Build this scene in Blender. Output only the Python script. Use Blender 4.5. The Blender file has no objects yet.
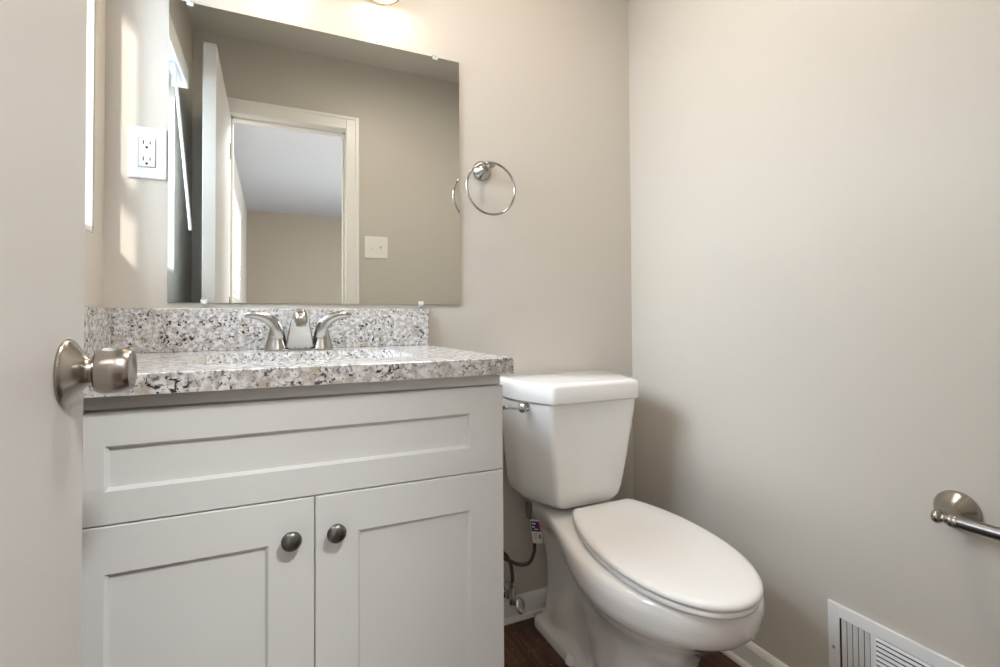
import bpy, bmesh, math, random
from mathutils import Vector, Matrix
from math import sin, cos, pi, radians, sqrt
random.seed(4)
S = bpy.context.scene
COL = S.collection

# ------------------------------------------------------------------ camera
F_PX, YAW, PITCH, ROLL = 496.32, radians(24.708), radians(1.104), radians(-.3713)
Fv = Vector((sin(YAW)*cos(PITCH), cos(YAW)*cos(PITCH), sin(PITCH)))
Rv = Vector((cos(YAW), -sin(YAW), 0)); Uv = Rv.cross(Fv)
R2 = Rv*cos(ROLL) + Uv*sin(ROLL); U2 = -Rv*sin(ROLL) + Uv*cos(ROLL)
cd = bpy.data.cameras.new('camera'); cam = bpy.data.objects.new('camera', cd); COL.objects.link(cam)
m = Matrix.Identity(4)
for i in range(3):
    m[i][0] = R2[i]; m[i][1] = U2[i]; m[i][2] = -Fv[i]
m[0][3], m[1][3], m[2][3] = 0, 0, .92
cam.matrix_world = m
cd.sensor_fit = 'HORIZONTAL'; cd.sensor_width = 36; cd.lens = F_PX*36/1000
cd.shift_y = -.0232; cd.clip_start = .01
S.camera = cam

# ------------------------------------------------------------------ light
S.view_settings.view_transform = 'Standard'; S.view_settings.look = 'None'
S.view_settings.gamma = 1; S.view_settings.exposure = 0.84
w = bpy.data.worlds.new('sky'); S.world = w; w.use_nodes = True
w.node_tree.nodes['Background'].inputs[0].default_value = (.80, .90, 1, 1)
w.node_tree.nodes['Background'].inputs[1].default_value = 1.6

def area(name, loc, direction, sx, sy, power, color):
    l = bpy.data.lights.new(name, 'AREA'); l.shape = 'RECTANGLE'; l.size = sx; l.size_y = sy
    l.energy = power; l.color = color
    o = bpy.data.objects.new(name, l); COL.objects.link(o); o.location = loc
    o.rotation_euler = Vector(direction).to_track_quat('-Z', 'Y').to_euler()
    return o
XL, XR, D, YO, CZ = -.3455, 1.1485, 1.3897, .02, 2.325
WY0, WY1, WZ0, WZ1 = .48, 1.32, 1.11, 1.86
area('bathroom_window_daylight', (XL-.70, .85, 1.95), (1, -.0, -.5), 1.0, .9, 46, (.76, .88, 1))
area('added_window_fill', (2.85, -2.0, 1.4), (-1, .15, 0), 1.6, 1.3, 82, (.97, .97, 1))  # fill light for the bedroom, behind the added, unseen window
area('bedroom_side_window_daylight', (-.75, -2.2, 1.5), (1, 0, .1), 1.1, 1.0, 7, (.85, .92, 1))
sun = bpy.data.lights.new('sun', 'SUN'); sun.energy = 2.0; sun.angle = radians(3); sun.color = (1, .95, .86)
so = bpy.data.objects.new('sun', sun); COL.objects.link(so)
so.rotation_euler = Vector((.42, 1, -.55)).to_track_quat('-Z', 'Y').to_euler()

# ------------------------------------------------------------------ materials
def mat(name, col, rough=.5, metal=0, bump=None, spec=.5, coat=0, var=None):
    """principled paint/metal; bump=(scale, strength), var=(scale, other colour, amount)"""
    M = bpy.data.materials.new(name); M.use_nodes = True
    nt = M.node_tree; b = nt.nodes['Principled BSDF']
    b.inputs['Base Color'].default_value = (*col, 1); b.inputs['Roughness'].default_value = rough
    b.inputs['Metallic'].default_value = metal; b.inputs['Specular IOR Level'].default_value = spec
    b.inputs['Coat Weight'].default_value = coat; b.inputs['Coat Roughness'].default_value = .05
    tc = nt.nodes.new('ShaderNodeTexCoord')
    if bump:
        n = nt.nodes.new('ShaderNodeTexNoise'); n.inputs['Scale'].default_value = bump[0]; n.inputs['Detail'].default_value = 4
        nt.links.new(tc.outputs['Object'], n.inputs['Vector'])
        bp = nt.nodes.new('ShaderNodeBump'); bp.inputs['Strength'].default_value = bump[1]; bp.inputs['Distance'].default_value = .002
        nt.links.new(n.outputs['Fac'], bp.inputs['Height']); nt.links.new(bp.outputs['Normal'], b.inputs['Normal'])
    if var:
        n = nt.nodes.new('ShaderNodeTexNoise'); n.inputs['Scale'].default_value = var[0]; n.inputs['Detail'].default_value = 5
        nt.links.new(tc.outputs['Object'], n.inputs['Vector'])
        mx = nt.nodes.new('ShaderNodeMix'); mx.data_type = 'RGBA'
        mx.inputs[6].default_value = (*col, 1); mx.inputs[7].default_value = (*var[1], 1)
        mr = nt.nodes.new('ShaderNodeMapRange'); mr.inputs['From Min'].default_value = .35; mr.inputs['From Max'].default_value = .65
        mr.inputs['To Max'].default_value = var[2]
        nt.links.new(n.outputs['Fac'], mr.inputs[0]); nt.links.new(mr.outputs[0], mx.inputs[0])
        nt.links.new(mx.outputs[2], b.inputs['Base Color'])
    return M

def granite():
    M = bpy.data.materials.new('granite'); M.use_nodes = True; nt = M.node_tree; N = nt.nodes; L = nt.links
    b = N['Principled BSDF']; b.inputs['Roughness'].default_value = .2; b.inputs['Coat Weight'].default_value = .2
    b.inputs['Coat Roughness'].default_value = .04
    tc = N.new('ShaderNodeTexCoord')
    def noise(scale, detail=3, off=0, dist=0):
        mp = N.new('ShaderNodeMapping'); mp.inputs['Location'].default_value = (off, off*.7, off*.3)
        L.new(tc.outputs['Object'], mp.inputs['Vector'])
        n = N.new('ShaderNodeTexNoise'); n.inputs['Scale'].default_value = scale; n.inputs['Detail'].default_value = detail
        n.inputs['Distortion'].default_value = dist
        L.new(mp.outputs[0], n.inputs['Vector']); return n.outputs['Fac']
    def thr(sock, a, c):
        mr = N.new('ShaderNodeMapRange'); mr.inputs['From Min'].default_value = a; mr.inputs['From Max'].default_value = c
        L.new(sock, mr.inputs[0]); return mr.outputs[0]
    def mix(fac, A, B):
        mx = N.new('ShaderNodeMix'); mx.data_type = 'RGBA'; L.new(fac, mx.inputs[0])
        for k, v in ((6, A), (7, B)):
            if isinstance(v, tuple): mx.inputs[k].default_value = (*v, 1)
            else: L.new(v, mx.inputs[k])
        return mx.outputs[2]
    def mul(a, c):
        q = N.new('ShaderNodeMath'); q.operation = 'MULTIPLY'; L.new(a, q.inputs[0]); L.new(c, q.inputs[1]); return q.outputs[0]
    base = mix(thr(noise(95, 4), .41, .60), (.66, .65, .645), (.40, .385, .37))
    base = mix(thr(noise(180, 3, 5), .57, .65), base, (.27, .24, .22))
    base = mix(thr(noise(42, 3, 9), .56, .70), base, (.40, .35, .29))
    dark = mul(thr(noise(150, 2, 13, .6), .57, .615), thr(noise(36, 2, 21), .40, .56))
    base = mix(dark, base, (.035, .028, .040))
    L.new(base, b.inputs['Base Color'])
    return M

def wood_floor():
    M = bpy.data.materials.new('dark_wood_floor'); M.use_nodes = True; nt = M.node_tree; N = nt.nodes; L = nt.links
    b = N['Principled BSDF']; b.inputs['Roughness'].default_value = .42
    tc = N.new('ShaderNodeTexCoord')
    mp = N.new('ShaderNodeMapping'); mp.inputs['Rotation'].default_value = (0, 0, radians(90)); L.new(tc.outputs['Object'], mp.inputs[0])
    br = N.new('ShaderNodeTexBrick'); br.inputs['Scale'].default_value = 1; br.inputs['Brick Width'].default_value = 1.1
    br.inputs['Row Height'].default_value = .13; br.inputs['Mortar Size'].default_value = .0018
    br.inputs['Color1'].default_value = (.050, .024, .015, 1); br.inputs['Color2'].default_value = (.085, .040, .023, 1)
    br.inputs['Mortar'].default_value = (.012, .006, .004, 1); L.new(mp.outputs[0], br.inputs['Vector'])
    m2 = N.new('ShaderNodeMapping'); m2.inputs['Scale'].default_value = (30, 3.5, 1); L.new(tc.outputs['Object'], m2.inputs[0])
    n = N.new('ShaderNodeTexNoise'); n.inputs['Scale'].default_value = 1.6; n.inputs['Detail'].default_value = 7; L.new(m2.outputs[0], n.inputs['Vector'])
    mr = N.new('ShaderNodeMapRange'); mr.inputs['From Min'].default_value = .35; mr.inputs['From Max'].default_value = .7
    mr.inputs['To Min'].default_value = .45; mr.inputs['To Max'].default_value = 1.9; L.new(n.outputs['Fac'], mr.inputs[0])
    vm = N.new('ShaderNodeVectorMath'); vm.operation = 'SCALE'; L.new(br.outputs['Color'], vm.inputs[0]); L.new(mr.outputs[0], vm.inputs['Scale'])
    sp = N.new('ShaderNodeTexVoronoi'); sp.inputs['Scale'].default_value = 55; L.new(tc.outputs['Object'], sp.inputs['Vector'])
    lt = N.new('ShaderNodeMath'); lt.operation = 'LESS_THAN'; lt.inputs[1].default_value = .10; L.new(sp.outputs['Distance'], lt.inputs[0])
    mx = N.new('ShaderNodeMix'); mx.data_type = 'RGBA'; L.new(lt.outputs[0], mx.inputs[0]); L.new(vm.outputs[0], mx.inputs[6])
    mx.inputs[7].default_value = (.42, .36, .30, 1); L.new(mx.outputs[2], b.inputs['Base Color'])
    return M

def glass_mat(name, tint=(1, 1, 1), gloss=.08):
    M = bpy.data.materials.new(name); M.use_nodes = True; nt = M.node_tree; N = nt.nodes
    N.remove(N['Principled BSDF']); t = N.new('ShaderNodeBsdfTransparent'); t.inputs[0].default_value = (*tint, 1)
    g = N.new('ShaderNodeBsdfGlossy'); g.inputs['Roughness'].default_value = .02
    x = N.new('ShaderNodeMixShader'); x.inputs[0].default_value = gloss
    nt.links.new(t.outputs[0], x.inputs[1]); nt.links.new(g.outputs[0], x.inputs[2]); nt.links.new(x.outputs[0], N['Material Output'].inputs[0])
    return M

def emit(name, col, strength):
    M = bpy.data.materials.new(name); M.use_nodes = True; b = M.node_tree.nodes['Principled BSDF']
    b.inputs['Emission Color'].default_value = (*col, 1); b.inputs['Emission Strength'].default_value = strength
    b.inputs['Base Color'].default_value = (*col, 1); return M

WALL = mat('greige_wall_paint', (.56, .525, .47), .42, bump=(420, .10), spec=.35)
TAUPE = mat('taupe_bedroom_paint', (.36, .31, .25), .6, bump=(420, .1))
CEIL = mat('textured_ceiling_paint', (.60, .57, .51), .9, bump=(190, 1.0))
CEIL2 = mat('white_ceiling_paint', (.56, .58, .62), .9, bump=(190, .6))
TRIM = mat('white_trim_paint', (.80, .785, .75), .32)
DOORP = mat('white_door_paint', (.55, .54, .525), .38, bump=(60, .05))
CAB = mat('pale_grey_cabinet_paint', (.70, .71, .705), .36)
CER = mat('white_vitreous_china', (.86, .855, .845), .10, coat=.6)
SEAT = mat('white_seat_plastic', (.87, .865, .86), .22)
BASIN = mat('white_basin_china', (.85, .84, .82), .08, coat=.5)
NICK = mat('brushed_nickel', (.40, .37, .335), .24, 1, bump=(900, .04))
SATIN = mat('satin_nickel', (.40, .385, .36), .22, 1)
PEWT = mat('dark_pewter', (.20, .20, .19), .28, 1)
CHROME = mat('chrome', (.50, .495, .49), .07, 1)
DARK = mat('black_gap', (.012, .012, .012), .7)
PLAS = mat('white_plastic', (.76, .77, .80), .28)
IVORY = mat('off_white_plastic', (.82, .80, .74), .3)
VENT = mat('white_enamelled_steel', (.80, .80, .80), .3)
VENTD = mat('dark_duct', (.05, .045, .04), .8)
HOSE = mat('braided_hose_dark', (.075, .06, .055), .4, .3)
BRZ = mat('bronze_rim', (.16, .09, .05), .4, .6)
GRAN = granite(); WOOD = wood_floor()
MIR = mat('mirror_silver', (.88, .90, .87), .0, 1)
GREENE = mat('mirror_edge_glass', (.30, .36, .31), .1)
CLIPM = mat('clear_clip_plastic', (.80, .84, .82), .15); CLIPM.node_tree.nodes['Principled BSDF'].inputs['Alpha'].default_value = .65
PANE = glass_mat('window_glass')
BLINDM = mat('white_vinyl_blind', (.84, .84, .83), .4)
BULB = emit('warm_bulb', (1, .80, .58), 5)
SHADE = bpy.data.materials.new('frosted_glass_shade'); SHADE.use_nodes = True
_b = SHADE.node_tree.nodes['Principled BSDF']; _b.inputs['Base Color'].default_value = (.95, .88, .78, 1)
_b.inputs['Emission Color'].default_value = (1, .82, .62, 1); _b.inputs['Emission Strength'].default_value = .35; _b.inputs['Roughness'].default_value = .4
TAGW = mat('tag_paper', (.72, .70, .66), .6); TAGB = mat('tag_navy', (.02, .025, .09), .5); TAGR = mat('tag_red', (.5, .04, .05), .5)

# ------------------------------------------------------------------ mesh helpers
def build(name, bm, mtl, parent=None, smooth=False, bevel=0, segs=2, angle=35, subsurf=0):
    me = bpy.data.meshes.new(name); bmesh.ops.recalc_face_normals(bm, faces=bm.faces); bm.to_mesh(me); bm.free()
    o = bpy.data.objects.new(name, me); COL.objects.link(o)
    for x in (mtl if isinstance(mtl, (list, tuple)) else [mtl]): me.materials.append(x)
    if bevel:
        md = o.modifiers.new('bevel', 'BEVEL'); md.width = bevel; md.segments = segs; md.limit_method = 'ANGLE'; md.angle_limit = radians(40)
        md.harden_normals = False
    if subsurf:
        md = o.modifiers.new('sub', 'SUBSURF'); md.levels = md.render_levels = subsurf
    if smooth or bevel:
        me.set_sharp_from_angle(angle=radians(angle)) if False else None
        for p in me.polygons: p.use_smooth = True
        if not subsurf:
            try: me.set_sharp_from_angle(angle=radians(angle))
            except Exception: pass
    if parent: o.parent = parent; o.matrix_parent_inverse = parent.matrix_world.inverted()
    return o
def box(bm, x0, x1, y0, y1, z0, z1, mi=0):
    v = [bm.verts.new(p) for p in ((x0,y0,z0),(x1,y0,z0),(x1,y1,z0),(x0,y1,z0),(x0,y0,z1),(x1,y0,z1),(x1,y1,z1),(x0,y1,z1))]
    for f in ((0,3,2,1),(4,5,6,7),(0,1,5,4),(1,2,6,5),(2,3,7,6),(3,0,4,7)):
        bm.faces.new([v[i] for i in f]).material_index = mi
def BX(*a):
    bm = bmesh.new(); box(bm, *a); return bm
def lathe(bm, prof, origin, axis, n=48, mi=0):
    """prof = [(distance along axis, radius)]"""
    a = Vector(axis).normalized(); q = a.to_track_quat('Z', 'Y'); o = Vector(origin); rings = []
    for d, r in prof:
        if r < 1e-6: rings.append([bm.verts.new(o + a*d)])
        else: rings.append([bm.verts.new(o + q @ Vector((r*cos(2*pi*k/n), r*sin(2*pi*k/n), d))) for k in range(n)])
    for A, B in zip(rings, rings[1:]):
        for k in range(n):
            k2 = (k+1) % n
            if len(A) == 1 and len(B) == 1: continue
            if len(A) == 1: f = [A[0], B[k], B[k2]]
            elif len(B) == 1: f = [A[k], A[k2], B[0]]
            else: f = [A[k], A[k2], B[k2], B[k]]
            bm.faces.new(f).material_index = mi
def loft(bm, rings, cap0=True, cap1=True, mi=0):
    R = [[bm.verts.new(p) for p in r] for r in rings]; n = len(R[0])
    for A, B in zip(R, R[1:]):
        for k in range(n): bm.faces.new((A[k], A[(k+1) % n], B[(k+1) % n], B[k])).material_index = mi
    if cap0: bm.faces.new(R[0][::-1]).material_index = mi
    if cap1: bm.faces.new(R[-1]).material_index = mi
def spline(P, n=10):
    P = [Vector(p) for p in P]; out = []
    for i in range(len(P)-1):
        p0 = P[max(i-1, 0)]; p1 = P[i]; p2 = P[i+1]; p3 = P[min(i+2, len(P)-1)]
        for k in range(n):
            t = k/n
            out.append(.5*((2*p1) + (p2-p0)*t + (2*p0-5*p1+4*p2-p3)*t*t + (3*p1-p0-3*p2+p3)*t**3))
    out.append(P[-1]); return out
def tube(bm, pts, rad, n=16, mi=0, flat=1.0, up=(0, 0, 1)):
    """rad: number or function of t; flat squeezes the section's second axis"""
    rings = []; N = len(pts); prev = None
    for i, p in enumerate(pts):
        t = (pts[min(i+1, N-1)] - pts[max(i-1, 0)]).normalized()
        if prev is None:
            u = Vector(up); u = (u - t*u.dot(t)); u = u.normalized() if u.length > 1e-3 else t.orthogonal().normalized()
        else: u = (prev - t*prev.dot(t)).normalized()
        prev = u; v = t.cross(u); r = rad(i/(N-1)) if callable(rad) else rad
        f = flat(i/(N-1)) if callable(flat) else flat
        rings.append([p + u*(r*f*cos(2*pi*k/n)) + v*(r*sin(2*pi*k/n)) for k in range(n)])
    loft(bm, rings, mi=mi)
def rpoly(pts, r, seg=6):
    """round the corners of a 2D polygon; r number or list"""
    out = []; n = len(pts)
    for i in range(n):
        p = Vector(pts[i]); a = (Vector(pts[i-1]) - p); b = (Vector(pts[(i+1) % n]) - p); rr = r[i] if isinstance(r, (list, tuple)) else r
        rr = min(rr, a.length*.49, b.length*.49); A = p + a.normalized()*rr; B = p + b.normalized()*rr
        for k in range(seg+1):
            t = k/seg; out.append((1-t)**2*A + 2*t*(1-t)*p + t*t*B)
    return out
def thing(name, loc=(0, 0, 0)):
    o = bpy.data.objects.new(name, None); COL.objects.link(o); o.location = loc; o.empty_display_size = .05
    bpy.context.view_layer.update(); return o
def tag(o, label=None, cat=None, group=None, kind=None):
    if label: o['label'] = label
    if cat: o['category'] = cat
    if group: o['group'] = group
    if kind: o['kind'] = kind
    return o
def struct(name, bm, mtl, label=None, cat=None, parent=None, **k):
    o = build(name, bm, mtl, parent, **k)
    if not parent: tag(o, label, cat, None, 'structure')
    return o

# ------------------------------------------------------------------ the shell
BX0, BX1, BY0 = -.29, 2.55, -4.25            # bedroom behind the doorway
bm = bmesh.new(); box(bm, -.6, 2.75, -4.4, D+.15, -.05, 0)
struct('floor', bm, WOOD, 'dark brown wood plank floor with small pale specks', 'floor')
struct('ceiling', BX(XL-.2, XR+.15, -.10, D+.15, CZ, CZ+.06), CEIL, 'textured bathroom ceiling seen only in the mirror', 'ceiling')
struct('ceiling_bedroom', BX(-.6, 2.75, -4.4, -.10, CZ, CZ+.06), CEIL2, 'pale bluish white bedroom ceiling seen in the mirror through the doorway', 'ceiling')
struct('wall_back', BX(XL-.15, XR+.15, D, D+.12, 0, CZ), WALL, 'greige painted wall behind vanity, mirror and toilet', 'wall')
struct('wall_right', BX(XR, XR+.12, -.10, D, 0, CZ), WALL, 'plain greige wall to the right of the toilet', 'wall')
bm = bmesh.new()
WO = XL-.13
box(bm, WO, XL, -.10, WY0, 0, CZ); box(bm, WO, XL, WY1, D, 0, CZ); box(bm, WO, XL, WY0, WY1, 0, WZ0); box(bm, WO, XL, WY0, WY1, WZ1, CZ)
struct('wall_left', bm, WALL, 'greige wall with the window at the left end of the vanity', 'wall')
DX0, DX1, DZ = -.187, .3586, 1.945
bm = bmesh.new()
box(bm, XL, DX0-.012, -.10, YO, 0, CZ); box(bm, DX1+.012, XR, -.10, YO, 0, CZ); box(bm, DX0-.012, DX1+.012, -.10, YO, DZ+.012, CZ)
struct('wall_front', bm, WALL, 'greige wall around the doorway, reflected in the mirror', 'wall')
bm = bmesh.new(); W2Y0, W2Y1, W2Z0, W2Z1 = -2.86, -1.72, 1.10, 1.99
box(bm, BX0-.13, BX0, BY0, W2Y0, 0, CZ); box(bm, BX0-.13, BX0, W2Y1, -.10, 0, CZ); box(bm, BX0-.13, BX0, W2Y0, W2Y1, 0, W2Z0); box(bm, BX0-.13, BX0, W2Y0, W2Y1, W2Z1, CZ)
struct('wall_bedroom_left', bm, WALL, 'bedroom side wall with a blind covered window, seen in the mirror', 'wall')
struct('wall_bedroom_far', BX(BX0-.13, BX1+.13, BY0-.12, BY0, 0, CZ), TAUPE, 'taupe bedroom wall seen in the mirror through the doorway', 'wall')
bm = bmesh.new(); box(bm, BX1, BX1+.12, BY0, -2.8, 0, CZ); box(bm, BX1, BX1+.12, -1.2, -.10, 0, CZ); box(bm, BX1, BX1+.12, -2.8, -1.2, 0, .75); box(bm, BX1, BX1+.12, -2.8, -1.2, 2.05, CZ)
struct('wall_bedroom_right', bm, WALL, 'bedroom wall opposite the blind covered window', 'wall')
struct('wall_bedroom_front', BX(XR, BX1+.12, -.10, .02, 0, CZ), WALL, 'bedroom wall beside the bathroom', 'wall')

# door casing and jamb (white), with a stepped profile
bm = bmesh.new()
def casing(bm, y0, y1):
    s = 1 if y1 > y0 else -1
    for x0, x1, dz in ((DX1+.002, DX1+.068, 0), (DX0-.068, DX0-.002, 0)):
        box(bm, x0, x1, min(y0, y1), max(y0, y1), 0, DZ+.07)
    box(bm, DX0-.002, DX1+.002, min(y0, y1), max(y0, y1), DZ+.002, DZ+.07)
casing(bm, YO, YO+.013); casing(bm, -.10, -.113)
for x0, x1 in ((DX1+.050, DX1+.068), (DX0-.068, DX0-.050)): box(bm, x0, x1, YO+.013, YO+.017, 0, DZ+.07)
box(bm, DX0-.050, DX1+.050, YO+.013, YO+.017, DZ+.054, DZ+.07)
struct('trim_1', bm, TRIM, 'white door casing around the doorway, reflected in the mirror', 'door trim', bevel=.002)
bm = bmesh.new()
box(bm, DX1, DX1+.012, -.10, YO, 0, DZ); box(bm, DX0-.012, DX0, -.10, YO, 0, DZ); box(bm, DX0-.012, DX1+.012, -.10, YO, DZ, DZ+.012)
box(bm, DX1-.010, DX1, -.062, -.025, 0, DZ); box(bm, DX0, DX0+.010, -.062, -.025, 0, DZ); box(bm, DX0, DX1, -.062, -.025, DZ-.010, DZ)
struct('trim_2', bm, TRIM, 'white door jamb with stop strip inside the doorway', 'door trim', bevel=.001)

def baseboard(name, p0, p1, nrm, label):
    """profile swept from p0 to p1; nrm points into the room"""
    p0, p1, nv = Vector(p0), Vector(p1), Vector(nrm); prof = [(0, 0), (.020, 0), (.0198, .006), (.017, .012), (.0115, .0155), (.0115, .055), (.009, .063), (.005, .068), (0, .070)]
    bm = bmesh.new(); loft(bm, [[p + nv*a + Vector((0, 0, z)) for a, z in prof] for p in (p0, p1)])
    return struct(name, bm, TRIM, label, 'baseboard')
baseboard('baseboard_back', (.402, D, 0), (XR, D, 0), (0, -1, 0), 'white baseboard behind the toilet')
baseboard('baseboard_right', (XR, YO, 0), (XR, D-.02, 0), (-1, 0, 0), 'white baseboard under the floor register wall beside the toilet')
baseboard('baseboard_front', (DX1+.068, YO, 0), (XR-.02, YO, 0), (0, 1, 0), 'white baseboard right of the doorway')

# ------------------------------------------------------------------ window of the bathroom
win = thing('window_1', (XL-.09, (WY0+WY1)/2, WZ0)); tag(win, 'white sash window in the left wall, glimpsed in the mirror', 'window', None, 'structure')
bm = bmesh.new(); xa, xb = XL-.125, XL-.085; t = .035
box(bm, xa, xb, WY0, WY0+t, WZ0, WZ1); box(bm, xa, xb, WY1-t, WY1, WZ0, WZ1); box(bm, xa, xb, WY0+t, WY1-t, WZ0, WZ0+t); box(bm, xa, xb, WY0+t, WY1-t, WZ1-t, WZ1)
build('window_frame', bm, PLAS, win, bevel=.002)
bm = bmesh.new(); zm = 1.40; box(bm, xa+.004, xb-.004, WY0+t, WY1-t, zm-.018, zm+.018); build('meeting_rail', bm, PLAS, win, bevel=.002)
build('pane', BX(XL-.106, XL-.103, WY0+t, WY1-t, WZ0+t, zm-.018), PANE, win); build('pane', BX(XL-.106, XL-.103, WY0+t, WY1-t, zm+.018, WZ1-t), PANE, win)
build('window_sill', BX(XL-.085, XL-.001, WY0+.001, WY1-.001, WZ0, WZ0+.014), TRIM, win, bevel=.003)
bm = bmesh.new(); box(bm, XL-.085, XL-.001, WY1-.006, WY1-.0005, WZ0+.014, WZ1); box(bm, XL-.085, XL-.001, WY0+.0005, WY0+.006, WZ0+.014, WZ1)
build('jamb_lining', bm, WALL, win)
# vertical blind drawn aside: valance, rail and a slanting wand
vb = thing('vertical_blind', (XL, .9, 1.86)); tag(vb, 'white blind with valance and slanting wand, reflected at the mirror left edge', 'window blind')
bm = bmesh.new(); box(bm, XL+.046, XL+.054, .56, 1.35, 1.812, 1.885); box(bm, XL+.0005, XL+.046, .56, .566, 1.812, 1.885); box(bm, XL+.0005, XL+.046, 1.344, 1.35, 1.812, 1.885); box(bm, XL+.0005, XL+.046, .566, 1.344, 1.877, 1.885)
build('valance', bm, TRIM, vb, bevel=.0015)
build('head_rail', BX(XL+.006, XL+.040, .575, 1.335, 1.835, 1.868), mat('grey_rail', (.55, .56, .58), .4), vb, bevel=.002)
bm = bmesh.new()
for k in range(7):
    y = .60 + k*.018; box(bm, XL+.014, XL+.034, y, y+.006, 1.815, 1.835)
build('slat_carriers', bm, PLAS, vb)
for k in range(9):  # unseen slats, added and spaced to narrow the sun patch on the back wall
    y = .665 + k*.0625; build('slat', BX(XL-.034, XL-.004, y-.0008, y+.0008, WZ0+.03, 1.835), BLINDM, vb)
bm = bmesh.new(); tube(bm, [Vector((-.314, .70, 1.815)), Vector((-.2645, .70, 1.248))], .0048, 10, flat=1); build('wand', bm, PLAS, vb, smooth=True)

# window of the bedroom with its mini blind
w2 = thing('window_2', (BX0-.09, (W2Y0+W2Y1)/2, W2Z0)); tag(w2, 'bedroom window behind a white blind, seen in the mirror', 'window', None, 'structure')
bm = bmesh.new(); xa, xb = BX0-.12, BX0-.08
box(bm, xa, xb, W2Y0, W2Y0+t, W2Z0, W2Z1); box(bm, xa, xb, W2Y1-t, W2Y1, W2Z0, W2Z1); box(bm, xa, xb, W2Y0+t, W2Y1-t, W2Z0, W2Z0+t); box(bm, xa, xb, W2Y0+t, W2Y1-t, W2Z1-t, W2Z1)
build('window_frame', bm, PLAS, w2); build('pane', BX(BX0-.102, BX0-.099, W2Y0+t, W2Y1-t, W2Z0+t, W2Z1-t), PANE, w2)
b2 = thing('mini_blind', (BX0, (W2Y0+W2Y1)/2, W2Z1)); tag(b2, 'white horizontal slat blind on the bedroom window, seen in the mirror', 'window blind')
build('head_rail', BX(BX0-.03, BX0+.012, W2Y0+.01, W2Y1-.01, W2Z1-.04, W2Z1-.002), BLINDM, b2, bevel=.002)
bm = bmesh.new(); z = W2Z0+.06
while z < W2Z1-.05:
    v = [bm.verts.new(p) for p in ((BX0-.018, W2Y0+.012, z+.010), (BX0+.012, W2Y0+.012, z-.010), (BX0+.012, W2Y1-.012, z-.010), (BX0-.018, W2Y1-.012, z+.010))]
    v2 = [bm.verts.new(q.co + Vector((0, 0, .002))) for q in v]
    bm.faces.new(v); bm.faces.new(v2[::-1])
    for i in range(4): bm.faces.new((v[i], v[(i+1) % 4], v2[(i+1) % 4], v2[i]))
    z += .032
build('slats', bm, BLINDM, b2); build('bottom_rail', BX(BX0-.015, BX0+.010, W2Y0+.012, W2Y1-.012, W2Z0+.018, W2Z0+.034), BLINDM, b2, bevel=.002)
w3 = thing('added_window', (BX1+.05, -2, .75)); tag(w3, 'added unseen bedroom window for fill light, on the wall opposite the blind', 'window', None, 'structure')  # unseen window, added to bring more light into the bedroom
bm = bmesh.new(); xa, xb = BX1+.04, BX1+.08; Y0, Y1, Z0, Z1 = -2.8, -1.2, .75, 2.05
box(bm, xa, xb, Y0, Y0+t, Z0, Z1); box(bm, xa, xb, Y1-t, Y1, Z0, Z1); box(bm, xa, xb, Y0+t, Y1-t, Z0, Z0+t); box(bm, xa, xb, Y0+t, Y1-t, Z1-t, Z1)
build('window_frame', bm, PLAS, w3); build('pane', BX(BX1+.058, BX1+.061, Y0+t, Y1-t, Z0+t, Z1-t), PANE, w3)

# ------------------------------------------------------------------ door, open against the vanity's left end
door = struct('door_1', BX(-.2300, -.187, YO+.020, .6870, .010, 1.944), DOORP, 'white slab door standing open at the left edge', 'door', bevel=.0015)
kn = Vector((-.187, .6340, .8705)); ax = (1, 0, 0)
bm = bmesh.new(); lathe(bm, [(0, .0325), (.0022, .0335), (.004, .0325), (.006, .0300), (.012, .0215), (.017, .0155), (.020, .0134), (.0232, .0128), (.0235, 0)], kn, ax, 64)
ro = build('knob_rosette', bm, NICK, door, smooth=True)
bm = bmesh.new(); lathe(bm, [(.0235, .0115), (.0250, .0115)], kn, ax, 40); build('knob_gap_ring', bm, DARK, ro)
bm = bmesh.new(); lathe(bm, [(.0248, 0), (.0248, .0195), (.0255, .0212), (.028, .0226), (.034, .0237), (.040, .0240), (.047, .0234), (.0530, .0215), (.0550, .0200), (.0552, .0185), (.0535, .0165), (.0530, 0)], kn, ax, 64)
build('door_knob', bm, NICK, door, smooth=True, angle=40)
build('latch_plate', BX(-.219, -.198,   .6870, .6880, .84, .90), NICK, door)
for z in (.2, 1.0, 1.75): build('hinge', BX(-.234, -.183, YO+.018, YO+.0205, z-.04, z+.04), NICK, door)

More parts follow.
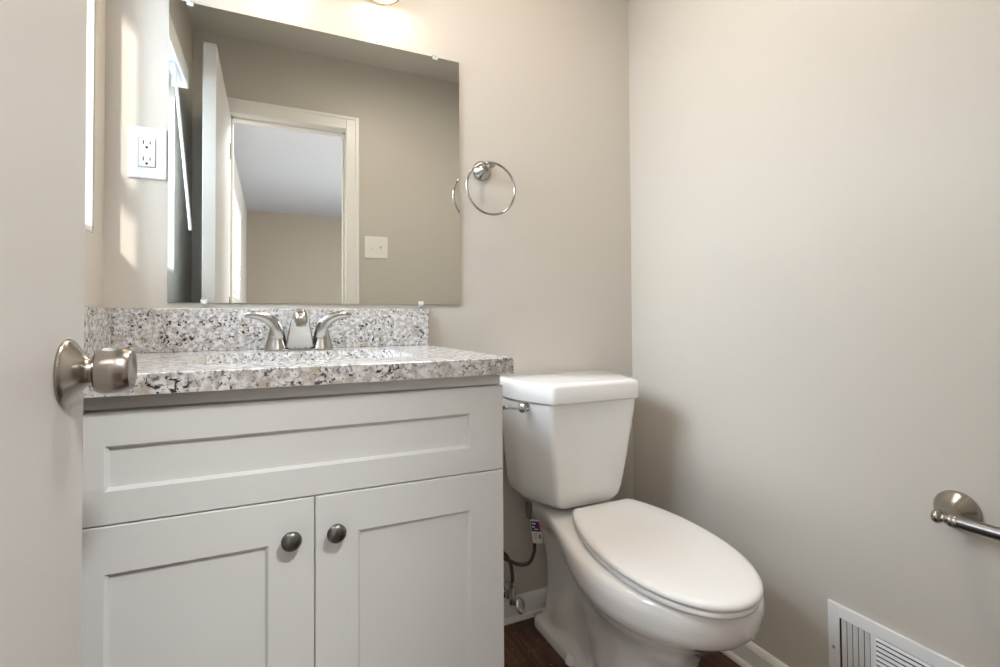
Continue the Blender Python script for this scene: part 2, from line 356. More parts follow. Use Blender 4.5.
# ------------------------------------------------------------------ vanity
VX0, VX1, YF = -.275, .3975, .8539            # door faces
van = thing('bathroom_vanity', (.06, 1.1, 0)); tag(van, 'pale grey shaker vanity cabinet with two doors below a granite top', 'vanity cabinet')
bm = bmesh.new(); box(bm, XL+.001, VX1-.003, YF+.0125, D-.001, .095, .8205); box(bm, XL+.001, VX1-.003, YF+.085, D-.001, 0, .095); box(bm, VX0, VX1-.003, YF+.005, YF+.0125, .7985, .8203)
build('cabinet_body', bm, CAB, van, bevel=.001)
def shaker(name, x0, x1, z0, z1, st_side, st_top, st_bot, mtl=CAB):
    """frame with a bevelled step down to a recessed panel, one mesh"""
    bm = bmesh.new(); a, b, c, d = x0+st_side, x1-st_side, z0+st_bot, z1-st_top; e = .004; y0, y1 = YF, YF+.012; yp = YF+.0075
    def ring(x0, x1, z0, z1, y): return [bm.verts.new(p) for p in ((x0, y, z0), (x1, y, z0), (x1, y, z1), (x0, y, z1))]
    B = ring(x0, x1, z0, z1, y1); O = ring(x0, x1, z0, z1, y0+.0015); O1 = ring(x0+.0015, x1-.0015, z0+.0015, z1-.0015, y0)
    I = ring(a, b, c, d, y0); J = ring(a+e, b-e, c+e, d-e, y0+.005); K = ring(a+e, b-e, c+e, d-e, yp)
    for P, Q in ((B, O), (O, O1), (O1, I), (I, J), (J, K)):
        for i in range(4): bm.faces.new((P[i], P[(i+1) % 4], Q[(i+1) % 4], Q[i]))
    bm.faces.new(K); bm.faces.new(B[::-1])
    return build(name, bm, mtl, van)
shaker('drawer_front', VX0, VX1, .6400, .7965, .0655, .048, .046)
dl = shaker('door', VX0, .0630, .115, .6382, .0665, .0655, .0655)
dr = shaker('door', .0646, VX1, .115, .6382, .0665, .0655, .0655)
for d_, x in ((dl, .0285), (dr, .0950)):
    bm = bmesh.new(); lathe(bm, [(0, .0075), (.003, .0062), (.010, .0058), (.014, .0085), (.0165, .0138), (.019, .0152), (.022, .0146), (.0245, .0115), (.0262, .006), (.0268, 0)], (x, YF, .5810), (0, -1, 0), 40)
    build('knob', bm, PEWT, d_, smooth=True, angle=60)

# granite top with sink cut-out
YC, XC, ZT, ZB = .8248, .4065, .8500, .8205
hole = rpoly([(-.132, .950), (.262, .950), (.262, 1.238), (-.132, 1.238)], .045, 8)
def slab_with_hole(bm, x0, x1, y0, y1, z0, z1, hole, e=.0015):
    n = len(hole); c = Vector((sum(p[0] for p in hole)/n, sum(p[1] for p in hole)/n))
    def outer(p, ins):
        d = Vector(p) - c; X0, X1, Y0, Y1 = x0+ins, x1-ins, y0+ins, y1
        s = min([(X1-c.x)/d.x if d.x > 1e-9 else ((X0-c.x)/d.x if d.x < -1e-9 else 9), (Y1-c.y)/d.y if d.y > 1e-9 else ((Y0-c.y)/d.y if d.y < -1e-9 else 9)])
        return c + d*s
    # add rays through the outer corners
    pts = []
    for i in range(n):
        a, b = Vector(hole[i]), Vector(hole[(i+1) % n]); pts.append(a)
        for cr in ((x0, y0), (x1, y0), (x1, y1), (x0, y1)):
            dr_ = Vector(cr) - c; ed = b - a; den = ed.x*dr_.y - ed.y*dr_.x
            if abs(den) < 1e-12: continue
            w_ = c - a; t_ = (w_.x*dr_.y - w_.y*dr_.x)/den; s_ = (w_.x*ed.y - w_.y*ed.x)/den
            if 1e-6 < t_ < 1-1e-6 and s_ > 0: pts.append(a + ed*t_)
    O = [outer(p, 0) for p in pts]
    def R(P, z): return [bm.verts.new((p[0], p[1], z)) for p in P]
    def clampi(P, ins): return [Vector((min(max(p.x, x0), x1-ins), max(p.y, y0+ins))) for p in P]
    rings = [R(pts, z0), R(O, z0), R(O, z1-e), R(clampi(O, e), z1), R(pts, z1)]
    m_ = len(pts)
    for A, B in zip(rings, rings[1:] + rings[:1]):
        for k in range(m_): bm.faces.new((A[k], A[(k+1) % m_], B[(k+1) % m_], B[k]))
top = thing('granite_countertop', (.03, 1.1, ZT)); tag(top, 'speckled white and grey granite vanity top with upstands and sink cut-out', 'countertop')
bm = bmesh.new(); slab_with_hole(bm, XL+.001, XC, YC, D-.001, ZB, ZT, hole)
bmesh.ops.remove_doubles(bm, verts=bm.verts, dist=1e-6)
build('counter_slab', bm, GRAN, top)
build('backsplash', BX(XL+.021, XC, D-.021, D-.001, ZT, ZT+.1016), GRAN, top, bevel=.0015)
build('side_splash', BX(XL+.001, XL+.021, YC+.01, D-.001, ZT, ZT+.1016), GRAN, top, bevel=.0015)
sink = thing('undermount_sink', (.065, 1.09, .68)); tag(sink, 'white rectangular undermount basin below the granite counter opening', 'sink')
bm = bmesh.new(); cx, cy = .065, 1.094; rings = []
for z, s, rr in ((ZB-.0005, 1.012, 0), (.80, 1.0, 0), (.76, .975, 0), (.725, .93, 0), (.700, .84, 0), (.690, .70, 0), (.686, .30, 0)):
    rings.append([Vector((cx + (p[0]-cx)*s, cy + (p[1]-cy)*s, z)) for p in hole])
outr = [Vector((cx + (p.x-cx)*1.06, cy + (p.y-cy)*1.06, p.z)) for p in rings[0]]
bott = [Vector((cx + (p.x-cx)*1.03, cy + (p.y-cy)*1.03, p.z-.012)) for p in rings[5]]
mid = [Vector((cx + (p.x-cx)*1.03, cy + (p.y-cy)*1.03, p.z)) for p in rings[3]]
loft(bm, [bott, mid, outr] + rings)
build('basin', bm, BASIN, sink, smooth=True, angle=60)
bm = bmesh.new(); lathe(bm, [(0, 0), (0, .020), (.002, .022), (.003, .020), (.0015, .014), (.0015, 0)], (cx, cy, .6862), (0, 0, 1), 32); build('drain', bm, CHROME, sink, smooth=True)

# faucet
fa = thing('centerset_faucet', (.0615, 1.30, ZT)); tag(fa, 'brushed nickel two handle faucet behind the sink', 'faucet')
fx, fy = .0615, 1.298
bm = bmesh.new()
pl = lambda w_, d_: rpoly([(fx-w_, fy-d_), (fx+w_, fy-d_), (fx+w_, fy+d_), (fx-w_, fy+d_)], .024, 8)
loft(bm, [[Vector((p[0], p[1], z)) for p in pl(a, b)] for a, b, z in ((.0775, .026, ZT), (.0775, .026, ZT+.003), (.0765, .025, ZT+.004))])
build('base_plate', bm, SATIN, fa, smooth=True, bevel=0)
bm = bmesh.new(); rings = []                                  # trapezoid spout that leans forward and narrows
for z, wd, y0, y1 in ((ZT+.008, .0325, fy-.024, fy+.020), (ZT+.03, .0290, fy-.026, fy+.016), (ZT+.06, .0235, fy-.034, fy+.010), (ZT+.074, .0205, fy-.044, fy+.006)):
    rings.append([Vector((p[0], p[1], z)) for p in rpoly([(fx-wd, y0), (fx+wd, y0), (fx+wd*.8, y1), (fx-wd*.8, y1)], .007, 5)])
loft(bm, rings); build('spout_body', bm, SATIN, fa, smooth=True, angle=45)
bm = bmesh.new(); rings = []                                  # hooded nose
for y, z, wd, h in ((fy+.010, ZT+.076, .0185, .012), (fy-.010, ZT+.0835, .0190, .0135), (fy-.035, ZT+.085, .0178, .0140), (fy-.060, ZT+.0815, .0162, .0135), (fy-.078, ZT+.0755, .0145, .0120), (fy-.083, ZT+.072, .0125, .0095)):
    rings.append([Vector((p[0], y, p[1])) for p in rpoly([(fx-wd, z-h), (fx+wd, z-h), (fx+wd*.72, z+h), (fx-wd*.72, z+h)], .008, 5)])
loft(bm, rings); no = build('spout', bm, SATIN, fa, smooth=True, angle=45)
bm = bmesh.new(); lathe(bm, [(0, 0), (0, .0105), (.010, .0105), (.010, .008), (.006, 0)], (fx, fy-.066, ZT+.068), (0, 0, -1), 24); build('aerator', bm, CHROME, no, smooth=True)
for s in (-1, 1):
    hx = fx + s*.0508
    bm = bmesh.new(); lathe(bm, [(.003, .0275), (.008, .0262), (.020, .0228), (.0275, .0212)], (hx, fy, ZT), (0, 0, 1), 40)
    lathe(bm, [(.0285, .0205), (.036, .0188), (.048, .0162), (.058, .0140), (.066, .0105), (.069, 0)], (hx, fy, ZT), (0, 0, 1), 40)
    lathe(bm, [(.0275, .0212), (.0278, .0185), (.0285, .0185), (.0285, .0205)], (hx, fy, ZT), (0, 0, 1), 40)
    hd = build('handle', bm, SATIN, fa, smooth=True, angle=50)
    P = spline([(hx-s*.004, fy-.010, ZT+.030), (hx-s*.001, fy-.014, ZT+.050), (hx+s*.009, fy-.016, ZT+.068), (hx+s*.027, fy-.018, ZT+.080), (hx+s*.049, fy-.020, ZT+.0850), (hx+s*.067, fy-.021, ZT+.083)], 8)
    bm = bmesh.new(); tube(bm, P, lambda t: .0115*(1-t)**.5*(1 if t > 0 else 1)+.0042 if t < .9 else .0064-.03*(t-.9)*.6, 18, flat=lambda t: .62, up=(0, 1, 0))
    build('lever', bm, SATIN, hd, smooth=True, angle=70)

# ------------------------------------------------------------------ mirror
mi = thing('wall_mirror', (.14, D, .966)); tag(mi, 'large frameless rectangular mirror above the granite backsplash', 'mirror')
bm = bmesh.new(); box(bm, -.2227, .5070, D-.006, D-.0005, .9660, 1.6900); bm.faces.ensure_lookup_table()
for f in bm.faces:
    f.material_index = 0 if f.calc_center_median().y < D-.0055 else 1
build('mirror_glass', bm, [MIR, GREENE], mi)
for x, z, s in ((-.180, 1.690, 1), (.4326, 1.690, 1), (-.148, .966, -1), (.388, .966, -1)):
    bm = bmesh.new(); box(bm, x-.007, x+.007, D-.0095, D-.0065, z-s*.008 if s > 0 else z-.006, z+.006 if s > 0 else z+.008)
    box(bm, x-.007, x+.007, D-.0095, D-.0005, z+.0005 if s > 0 else z-.007, z+.007 if s > 0 else z-.0005)
    lathe(bm, [(0, .0035), (.002, .003), (.0025, 0)], (x, D-.0095, z+s*.002), (0, -1, 0), 12)
    build('mirror_clip', bm, CLIPM, mi)

# ------------------------------------------------------------------ outlet and switch
ou = thing('wall_outlet', (-.264, D, 1.31)); tag(ou, 'white square faced duplex outlet plate left of the mirror', 'outlet')
cxo, czo = -.2640, 1.3140
bm = bmesh.new()
loft(bm, [[Vector((p[0], y, p[1])) for p in rpoly([(cxo-a, czo-b), (cxo+a, czo-b), (cxo+a, czo+b), (cxo-a, czo+b)], .004, 4)] for y, a, b in ((D-.0005, .0385, .0600), (D-.004, .0385, .0600), (D-.0062, .0360, .0575))])
build('cover_plate', bm, PLAS, ou)
bm = bmesh.new(); box(bm, cxo-.0170, cxo+.0170, D-.0072, D-.005, czo-.034, czo+.034); build('insert_gap', bm, mat('grey_gap', (.30, .30, .31), .6), ou)
rc = build('receptacle', BX(cxo-.0160, cxo+.0160, D-.0095, D-.006, czo-.033, czo+.033), PLAS, ou, bevel=.001)
bm = bmesh.new()
for s in (-1, 1):
    z = czo + s*.019
    box(bm, cxo-.0075, cxo-.0055, D-.0098, D-.009, z-.001, z+.008); box(bm, cxo+.0055, cxo+.0075, D-.0098, D-.009, z-.000, z+.007)
    lathe(bm, [(0, .0028), (.0004, .0028), (.0004, 0)], (cxo, D-.0094, z-.0075), (0, -1, 0), 14)
build('slots', bm, DARK, rc)
for s in (-1, 1):
    bm = bmesh.new(); lathe(bm, [(0, .0028), (.001, .0022), (.0012, 0)], (cxo, D-.0062, czo + s*.0485), (0, -1, 0), 14)
    build('screw', bm, PLAS, ou)
sw = thing('light_switch', (.519, YO, 1.32)); tag(sw, 'off white double toggle switch plate, reflected beside the door casing', 'light switch')
bm = bmesh.new()
loft(bm, [[Vector((p[0], y, p[1])) for p in rpoly([(.519-a, 1.320-b), (.519+a, 1.320-b), (.519+a, 1.320+b), (.519-a, 1.320+b)], .004, 4)] for y, a, b in ((YO+.0005, .0620, .0600), (YO+.004, .0620, .0600), (YO+.0065, .0590, .0570))])
build('cover_plate', bm, IVORY, sw)
for s in (-1, 1):
    bm = bmesh.new(); box(bm, .519+s*.023-.0055, .519+s*.023+.0055, YO+.006, YO+.0075, 1.308, 1.332); bmesh.ops.rotate(bm, verts=bm.verts, cent=(0, 0, 0), matrix=Matrix.Identity(3))
    loft(bm, [[Vector((.519+s*.023+a*.004, y, 1.320+b*.004+dz)) for a, b in ((-1, -1), (1, -1), (1, 1), (-1, 1))] for y, dz in ((YO+.006, s*.001), (YO+.020, s*.007))])
    build('toggle', bm, IVORY, sw, bevel=.0008)

# ------------------------------------------------------------------ towel ring and towel bar
tr = thing('towel_ring', (.576, D, 1.37)); tag(tr, 'brushed nickel towel ring on the wall right of the mirror', 'towel ring')
c0 = Vector((.5810, D, 1.3730))
bm = bmesh.new(); lathe(bm, [(.0005, .0300), (.004, .0306), (.007, .0298), (.012, .0250), (.019, .0175), (.025, .0105), (.034, .0085), (.052, .0080), (.058, .0095), (.064, .0100), (.069, .0075), (.0705, 0)], c0, (0, -1, 0), 44)
ros = build('rosette', bm, SATIN, tr, smooth=True, angle=60)
bm = bmesh.new(); lathe(bm, [(-.016, 0), (-.015, .0060), (-.008, .0078), (.008, .0078), (.015, .0060), (.016, 0)], c0 + Vector((0, -.062, .004)), (1, 0, 0), 24); build('hub', bm, SATIN, tr, smooth=True, angle=60)
rc0 = Vector((.5845, D-.064, 1.3055)); bm = bmesh.new()
pts = [rc0 + Vector((.0765*sin(a), 0, .0765*cos(a))) for a in [2*pi*k/80 for k in range(80)]]
rings = []
for k, p in enumerate(pts):
    rad_ = (p - rc0).normalized(); rings.append([p + rad_*(.0034*cos(2*pi*j/14)) + Vector((0, 1, 0))*(.0034*sin(2*pi*j/14)) for j in range(14)])
R_ = [[bm.verts.new(q) for q in r] for r in rings]
for k in range(80):
    for j in range(14): bm.faces.new((R_[k][j], R_[k][(j+1) % 14], R_[(k+1) % 80][(j+1) % 14], R_[(k+1) % 80][j]))
build('ring', bm, SATIN, tr, smooth=True, angle=80)

tb = thing('towel_bar', (XR, .28, .565)); tag(tb, 'brushed nickel towel bar on the right wall above the register', 'towel bar')
for yb in (.485, .065):
    c0 = Vector((XR, yb, .5650)); bm = bmesh.new()
    lathe(bm, [(.0005, .0345), (.004, .0352), (.007, .0345), (.011, .0310), (.018, .0220), (.026, .0155), (.034, .0115), (.037, .0118), (.040, .0100), (.054, .0088), (.060, .0088)], c0, (-1, 0, 0), 48)
    po = build('bracket', bm, NICK, tb, smooth=True, angle=60)
    s = 1 if yb > .3 else -1
    bm = bmesh.new(); lathe(bm, [(-.022, .0110), (-.020, .0120), (-.016, .0122), (-.015, .0108), (-.013, .0118), (-.010, .0118), (-.008, .0085), (-.002, .0072), (.001, .0072), (.003, .0100), (.006, .0122), (.010, .0125), (.014, .0105), (.0165, .0055), (.017, 0)], c0 + Vector((-.066, -s*.007, -.001)), (0, s, 0), 36)
    build('finial', bm, NICK, tb, smooth=True, angle=60)
bm = bmesh.new(); tube(bm, [Vector((XR-.066, .084, .564)), Vector((XR-.066, .466, .564))], .0106, 28); build('bar', bm, mat('nickel_dark_reflection', (.20, .195, .19), .30, 1), tb, smooth=True, angle=60)  # bar's nickel is darkened in colour to stand for its dark reflections

# ------------------------------------------------------------------ wall register
ve = thing('wall_register', (XR, .545, .18)); tag(ve, 'white steel air register low on the right wall', 'air vent')
Y0, Y1, Z0, Z1 = .372, .722, .085, .284
bm = bmesh.new()
def yframe(bm, y0, y1, z0, z1, holes, xo, xi):
    """plate facing -X with rectangular holes; holes sorted along y"""
    cur = y0
    for a, b, c, d in holes:
        box(bm, xo, xi, cur, a, z0, z1); box(bm, xo, xi, a, b, z0, c); box(bm, xo, xi, a, b, d, z1); cur = b
    box(bm, xo, xi, cur, y1, z0, z1)
H1 = (.6345, .697, .112, .2575); H2 = (.467, .624, .112, .2575); H3 = (.394, .457, .112, .2575)
yframe(bm, Y0, Y1, Z0, Z1, [H3, H2, H1], XR-.0075, XR-.0055)
for a in ((Y0, Y1, Z1-.002, Z1), (Y0, Y1, Z0, Z0+.002), (Y0, Y0+.002, Z0+.002, Z1-.002), (Y1-.002, Y1, Z0+.002, Z1-.002)): box(bm, XR-.0055, XR-.0003, *a)
build('face_plate', bm, VENT, ve, bevel=.0006)
build('duct_back', BX(XR-.0012, XR-.0004, Y0+.015, Y1-.015, .10, .27), VENTD, ve)
for H in (H1, H3):
    bm = bmesh.new()
    for k in range(5):
        y = H[1] - .003 - (k+.5)*(H[1]-H[0]-.004)/5
        loft(bm, [[Vector((x, yy, z)) for x, yy in ((XR-.0088, y+.0030), (XR-.0080, y+.0036), (XR-.0020, y-.0030), (XR-.0028, y-.0036))] for z in (H[2], H[3])])
    build('vertical_fins', bm, VENT, ve)
bm = bmesh.new()
for k in range(15):
    z = H2[2] + .004 + k*.0098
    loft(bm, [[Vector((x, y, zz)) for x, zz in ((XR-.0092, z-.0022), (XR-.0090, z-.0008), (XR-.0045, z+.0022), (XR-.0047, z+.0010))] for y in (H2[0], H2[1])])
build('louvers', bm, VENT, ve)
for y, z in ((.710, .186), (.384, .186)):
    bm = bmesh.new(); lathe(bm, [(0, .0036), (.001, .0033), (.0018, .002), (.002, 0)], (XR-.0075, y, z), (-1, 0, 0), 16); build('screw', bm, mat('screw_steel', (.55, .45, .38), .35, 1), ve, smooth=True)

# ------------------------------------------------------------------ vanity light above the mirror
ZRIM = 1.8030
vl = thing('vanity_light', (.142, D, 1.86)); tag(vl, 'vanity light above the mirror, only a bronze shade rim showing', 'wall lamp')
build('back_plate', BX(-.10, .384, D-.022, D-.0005, 1.88, 1.97), BRZ, vl, bevel=.006)
for x in (.011, .273):
    c0 = Vector((x, D-.053, 0)); zb = ZRIM
    bm = bmesh.new(); tube(bm, spline([(x, D-.018, 1.935), (x, D-.035, 1.955), (x, D-.05, 1.945), (x, D-.053, 1.905)], 8), .007, 14)
    lathe(bm, [(0, .007), (.002, .021), (.030, .023), (.032, .010)], (x, D-.053, 1.905), (0, 0, -1), 28); arm = build('arm', bm, BRZ, vl, smooth=True, angle=50)
    bm = bmesh.new(); prof = [(1.895, .018), (1.890, .026), (1.87, .033), (1.84, .038), (zb+.004, .043), (zb+.004, .040), (1.84, .035), (1.87, .030), (1.890, .023), (1.895, .015)]
    lathe(bm, [(z-zb, r) for z, r in prof] + [(prof[0][0]-zb, prof[0][1])], (x, D-.053, zb), (0, 0, 1), 48); sh = build('lamp_shade', bm, SHADE, vl, smooth=True, angle=50)
    bm = bmesh.new(); lathe(bm, [(0, .040), (0, .0445), (.005, .0445), (.005, .040), (0, .040)], (x, D-.053, zb), (0, 0, 1), 48); build('rim', bm, BRZ, sh, smooth=True, angle=50)
    bm = bmesh.new(); lathe(bm, [(0, 0), (.004, .012), (.014, .020), (.028, .021), (.045, .013), (.060, .011)], (x, D-.053, 1.828), (0, 0, 1), 28); build('bulb', bm, BULB, vl, smooth=True)
    l = bpy.data.lights.new('vanity_bulb_light', 'POINT'); l.energy = .6; l.color = (1, .80, .60); l.shadow_soft_size = .03
    lo = bpy.data.objects.new('vanity_bulb_light', l); COL.objects.link(lo); lo.location = (x, D-.053, 1.812)

# unseen ceiling lamps added as fill: one in the bedroom just outside the doorway, one in the bathroom
for lx, ly, lr, lw, lc, txt in ((.45, -.62, .17, 27, (1, .985, .96), 'added unseen fill lamp on the bedroom ceiling just outside the doorway'), (.55, .80, .13, 4.8, (1, .88, .76), 'small added unseen fill lamp on the bathroom ceiling')):
    k = lr/.17; cl = thing('added_fill_lamp', (lx, ly, CZ)); tag(cl, txt, 'added fill lamp')
    bm = bmesh.new(); lathe(bm, [(0, 0), (0, .17*k), (.022, .17*k), (.022, .155*k)], (lx, ly, CZ-.0005), (0, 0, -1), 48); build('base', bm, SATIN, cl, smooth=True)
    bm = bmesh.new(); lathe(bm, [(.022, .155*k), (.045, .150*k), (.065, .125*k), (.078, .07*k), (.082, 0)], (lx, ly, CZ-.0005), (0, 0, -1), 48); build('lamp_shade', bm, SHADE, cl, smooth=True)
    l = bpy.data.lights.new('added_fill_light', 'AREA'); l.shape = 'DISK'; l.size = 2*lr; l.energy = lw; l.color = lc
    lo = bpy.data.objects.new('added_fill_light', l); COL.objects.link(lo); lo.location = (lx, ly, CZ-.085)

# ------------------------------------------------------------------ toilet
toi = thing('toilet', (.805, 1.0, 0)); tag(toi, 'white two piece toilet with closed lid beside the vanity', 'toilet')
TX = .805
def smooth01(t): t = max(0, min(1, t)); return t*t*(3-2*t)
def egg(yf, yc, W, yn, Wb, yb, z, nf=26, nb=18, rc_=.02, px=2.0, convex=False):
    """one closed ring, symmetric about TX; front half-ellipse then neck then rounded back"""
    side = []
    for k in range(nf):
        a = pi/2*k/nf; side.append((W*abs(sin(a))**(2/px), yc-(yc-yf)*abs(cos(a))**(2/px)))
    for k in range(nb):
        y = yc + (yb-rc_-yc)*k/(nb-1); t_ = (y-yc)/(yn-yc); side.append((W + (Wb-W)*(t_**2.2 if convex else smooth01(t_)), y))
    for k in range(1, 6):
        a = pi/2*k/5; side.append((Wb-rc_+rc_*cos(a), yb-rc_+rc_*sin(a)))
    R = [Vector((TX+w_, y, z)) for w_, y in side]; Lr = [Vector((TX-w_, y, z)) for w_, y in side[1:]][::-1]
    return R + Lr
sl = [  # z, yf, yc, W, yn, Wb, yb
 (.000, .790, .95, .116, 1.16, .086, 1.345), (.020, .790, .95, .116, 1.16, .086, 1.345), (.030, .796, .95, .111, 1.16, .081, 1.340),
 (.036, .806, .95, .103, 1.16, .069, 1.330), (.060, .812, .95, .098, 1.16, .060, 1.322), (.120, .812, .95, .097, 1.16, .056, 1.318),
 (.170, .802, .94, .099, 1.16, .055, 1.318), (.205, .786, .93, .104, 1.17, .056, 1.320), (.230, .764, .92, .113, 1.19, .058, 1.325),
 (.252, .738, .91, .128, 1.21, .062, 1.330), (.274, .710, .905, .144, 1.24, .066, 1.335), (.294, .686, .90, .157, 1.26, .071, 1.340),
 (.302, .672, .90, .166, 1.27, .075, 1.342), (.310, .664, .90, .173, 1.28, .080, 1.345), (.328, .656, .90, .178, 1.29, .089, 1.350), (.352, .652, .90, .180, 1.29, .100, 1.352),
 (.370, .654, .90, .178, 1.29, .104, 1.352), (.379, .660, .90, .172, 1.29, .101, 1.350), (.383, .672, .90, .162, 1.29, .095, 1.345)]
bm = bmesh.new(); loft(bm, [egg(yf, yc, W, yn, Wb, yb, z) for z, yf, yc, W, yn, Wb, yb in sl])
for v in bm.verts:
    v.co.x += .015*(v.co.y-1.12)*smooth01((v.co.z-.18)/.14)
# raised trapway on both flanks
path = [Vector((1.24, .045)), Vector((1.20, .12)), Vector((1.13, .185)), Vector((1.06, .185)), Vector((1.01, .13)), Vector((.96, .07))]
P2 = spline([(p.x, p.y, 0) for p in path], 8)
for v in bm.verts:
    if .04 < v.co.z < .27 and abs(v.co.x-TX) > .04:
        d = min((Vector((v.co.y, v.co.z, 0)) - q).length for q in P2)
        if d < .050: v.co.x += (1 if v.co.x > TX else -1)*.015*(cos(pi*d/.050)*.5+.5)
bowl = build('bowl', bm, CER, toi, smooth=True, angle=75)
bm = bmesh.new()
for s in (-1, 1):
    bm = bmesh.new(); lathe(bm, [(-.004, .014), (.008, .0135), (.014, .010), (.017, 0)], (TX+s*.094, 1.12, .028), (0, 0, 1), 20)
    build('bolt_cap', bm, SEAT, toi, smooth=True)

# tank
def tank_ring(w_, yf, cx_, cy_, z, yb=1.374, c=.808):
    poly = [(c-w_, yb), (c-w_, yf+cy_), (c-w_+cx_, yf), (c+w_-cx_, yf), (c+w_, yf+cy_), (c+w_, yb)]
    return [Vector((p[0], p[1], z)) for p in rpoly(poly, [.018, .035, .015, .015, .035, .018], 8)]
bm = bmesh.new()
loft(bm, [tank_ring(.098, 1.205, .050, .09, .392, c=.798), tank_ring(.122, 1.180, .052, .10, .395, c=.801), tank_ring(.137, 1.163, .052, .105, .406, c=.801), tank_ring(.149, 1.153, .048, .108, .424, c=.801), tank_ring(.154, 1.148, .046, .110, .450, c=.801),
          tank_ring(.166, 1.140, .044, .112, .54, c=.803), tank_ring(.181, 1.133, .043, .115, .66, c=.807), tank_ring(.184, 1.132, .043, .115, .696, c=.808)])
tank = build('tank', bm, CER, toi, smooth=True, angle=60)
bm = bmesh.new()
def lidr(g, z): return tank_ring(.1935-g, 1.120+g, .0500, .125, z, 1.378-g, .8075)
loft(bm, [lidr(.006, .694), lidr(.001, .696), lidr(0, .700), lidr(0, .737), lidr(.0015, .7435), lidr(.006, .748), lidr(.014, .750)])
build('tank_lid', bm, CER, toi, smooth=True, angle=60)
# flush handle
hb = Vector((.6365, 1.213, .6805)); nv = Vector((-.89, -.45, 0)).normalized()
bm = bmesh.new(); lathe(bm, [(-.006, .0125), (.004, .0120), (.007, .0085), (.016, .0075)], hb, nv, 28)
lathe(bm, [(.013, 0), (.013, .0105), (.017, .0130), (.023, .0125), (.027, .008), (.028, 0)], hb, nv, 28)
e0 = hb + nv*.020; tube(bm, spline([e0, e0 + Vector((-.018, -.003, .003)), e0 + Vector((-.040, -.010, .007)), e0 + Vector((-.062, -.014, .008))], 6), lambda t: .0088-.0015*t, 16, flat=.75)
build('flush_lever', bm, CHROME, toi, smooth=True, angle=50)
# seat ring and closed lid
def seat_ring(g, z, dx=0):
    r = egg(.628, .885, .1530, 1.135, .098, 1.140, z, rc_=.014, px=2.06, convex=True)
    out = []
    for p in r:
        q = Vector((TX, .90, z)) + Vector(((p.x-TX)*(1-g/.16), (p.y-.90)*(1-g/.25), 0))
        out.append(q + Vector((-.005 + .11*(q.y-.88), 0, 0)))
    return out
bm = bmesh.new(); loft(bm, [seat_ring(.012, .3835), seat_ring(.006, .385), seat_ring(.0045, .390), seat_ring(.006, .396), seat_ring(.012, .3975)])
st = build('seat', bm, SEAT, toi, smooth=True, angle=75)
bm = bmesh.new(); loft(bm, [seat_ring(.010, .3995), seat_ring(.002, .4005), seat_ring(0, .404), seat_ring(.0005, .409), seat_ring(.004, .4125), seat_ring(.012, .4145), seat_ring(.045, .4165), seat_ring(.09, .4172)])
build('seat_lid', bm, SEAT, toi, smooth=True, angle=75)
for s in (-1, 1):
    bm = bmesh.new(); tube(bm, [Vector((TX+.006+s*.055-.017, 1.140, .394)), Vector((TX+.006+s*.055+.017, 1.140, .394))], .0115, 20); build('hinge_cap', bm, SEAT, toi, smooth=True, angle=60)

# ------------------------------------------------------------------ water supply
vx, vz = .6560, .0900
sv = thing('shutoff_valve', (vx, D, vz)); tag(sv, 'small chrome shutoff valve on the wall left of the toilet', 'valve')
bm = bmesh.new(); lathe(bm, [(.0005, .026), (.004, .024), (.009, .012), (.010, .008), (.038, .008)], (.645, D, vz+.005), (0, -1, 0), 28); build('escutcheon', bm, CHROME, sv, smooth=True)
bm = bmesh.new(); lathe(bm, [(-.016, 0), (-.016, .011), (.016, .011), (.022, .0085), (.034, .0085), (.034, 0)], (.652, D-.048, vz+.003), (0, 0, 1), 20); build('valve_body', bm, CHROME, sv, smooth=True)
bm = bmesh.new(); hx = Vector((.668, D-.066, vz-.014)); a_ = Vector((.05, -.90, .30)).normalized(); lathe(bm, [(-.034, .006), (-.004, .006), (-.004, 0)], hx, a_, 16)
q = a_.to_track_quat('Z', 'Y'); rings = []
for d, sc in ((-.005, .8), (-.004, 1), (.004, 1), (.006, .8)): rings.append([hx + q @ Vector((.014*sc*cos(2*pi*k/28), .022*sc*sin(2*pi*k/28), d)) for k in range(28)])
loft(bm, rings); build('oval_handle', bm, CHROME, sv, smooth=True, angle=50)
sh_ = thing('supply_hose', (.65, 1.3, .2)); tag(sh_, 'dark flexible supply hose looping from valve to toilet tank', 'water hose')
bm = bmesh.new()
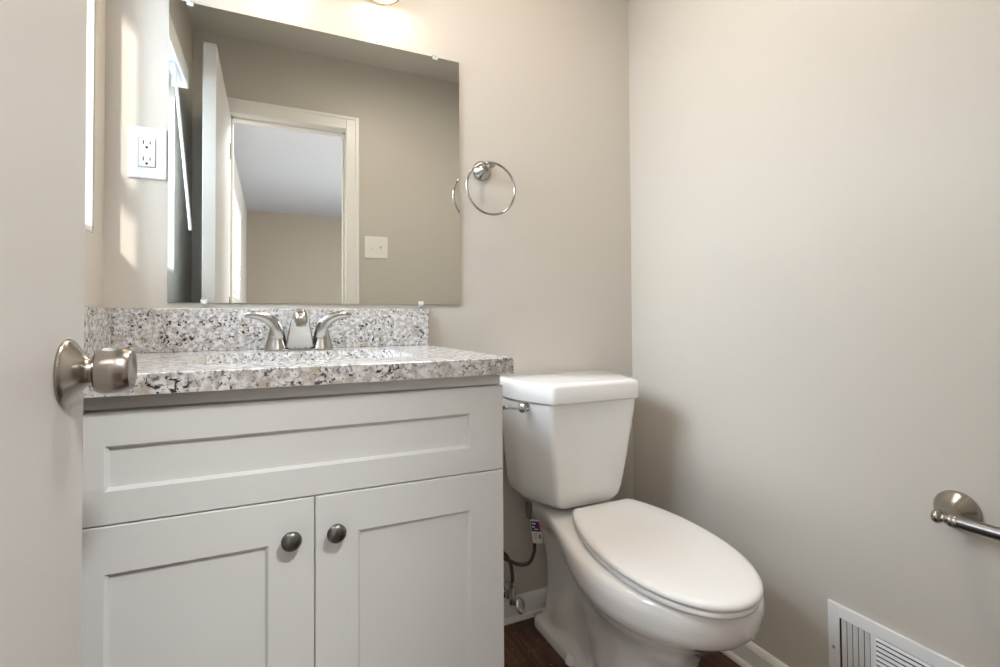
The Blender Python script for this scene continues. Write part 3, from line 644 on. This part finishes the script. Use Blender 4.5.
P = spline([(.652, D-.048, vz+.034), (.6525, 1.342, .155), (.645, 1.342, .200), (.618, 1.336, .238), (.580, 1.330, .262), (.560, 1.322, .262), (.575, 1.314, .250), (.612, 1.306, .232), (.650, 1.296, .213), (.680, 1.288, .215), (.694, 1.282, .245), (.692, 1.278, .285), (.682, 1.275, .330), (.672, 1.273, .365)], 8)
tube(bm, P, .0052, 14); build('hose', bm, HOSE, sh_, smooth=True, angle=80)
bm = bmesh.new(); lathe(bm, [(0, .007), (.014, .007), (.014, .010), (.042, .010), (.042, 0)], (.6725, 1.273, .352), (0, 0, 1), 10); build('coupling_nut', bm, PEWT, sh_)
bm = bmesh.new(); lathe(bm, [(0, .0068), (.024, .0068), (.024, 0), (0, 0)], (.652, D-.048, vz+.028), (0, 0, 1), 16); build('crimp', bm, CHROME, sh_, smooth=True)
# printed tag wrapped on the hose
tg = thing('hose_tag', (.688, 1.27, .30)); tag(tg, 'small printed paper tag with navy and red print on the supply hose', 'tag')
o = Vector((.6700, 1.264, .3500)); u = Vector((.030, -.004, -.006)); v = Vector((.010, -.002, -.068)); n_ = u.cross(v).normalized()
def quad(bm, a, b, c, d, th, mi=0):
    A = [o + u*a + v*c, o + u*b + v*c, o + u*b + v*d, o + u*a + v*d]
    loft(bm, [[p - n_*th[0] for p in A], [p - n_*th[1] for p in A]], mi=mi)
sgn = -1 if n_.y > 0 else 1
bm = bmesh.new(); quad(bm, 0, 1, 0, 1, (0, .0006)); build('tag_card', bm, TAGW, tg)
for f in (-1, 1):
    e = (.0006, .0008) if f > 0 else (-.0002, 0)
    bm = bmesh.new(); quad(bm, .05, .80, .06, .50, e); build('navy_print', bm, TAGB, tg)
    bm = bmesh.new(); quad(bm, .80, .97, .06, .50, e); build('red_print', bm, TAGR, tg)
    e2 = (.0008, .0010) if f > 0 else (-.0004, -.0002)
    bm = bmesh.new()
    for a, b, c, d in ((.15, .55, .14, .19), (.12, .40, .28, .33), (.30, .70, .38, .42)): quad(bm, a, b, c, d, e2)
    build('light_print', bm, PLAS, tg)
    bm = bmesh.new()
    for a, b, c, d in ((.10, .60, .58, .60), (.10, .50, .65, .67), (.10, .62, .72, .74), (.10, .45, .80, .82), (.70, .88, .62, .80)): quad(bm, a, b, c, d, e)
    build('fine_print', bm, mat('grey_print', (.12, .12, .13), .6), tg)
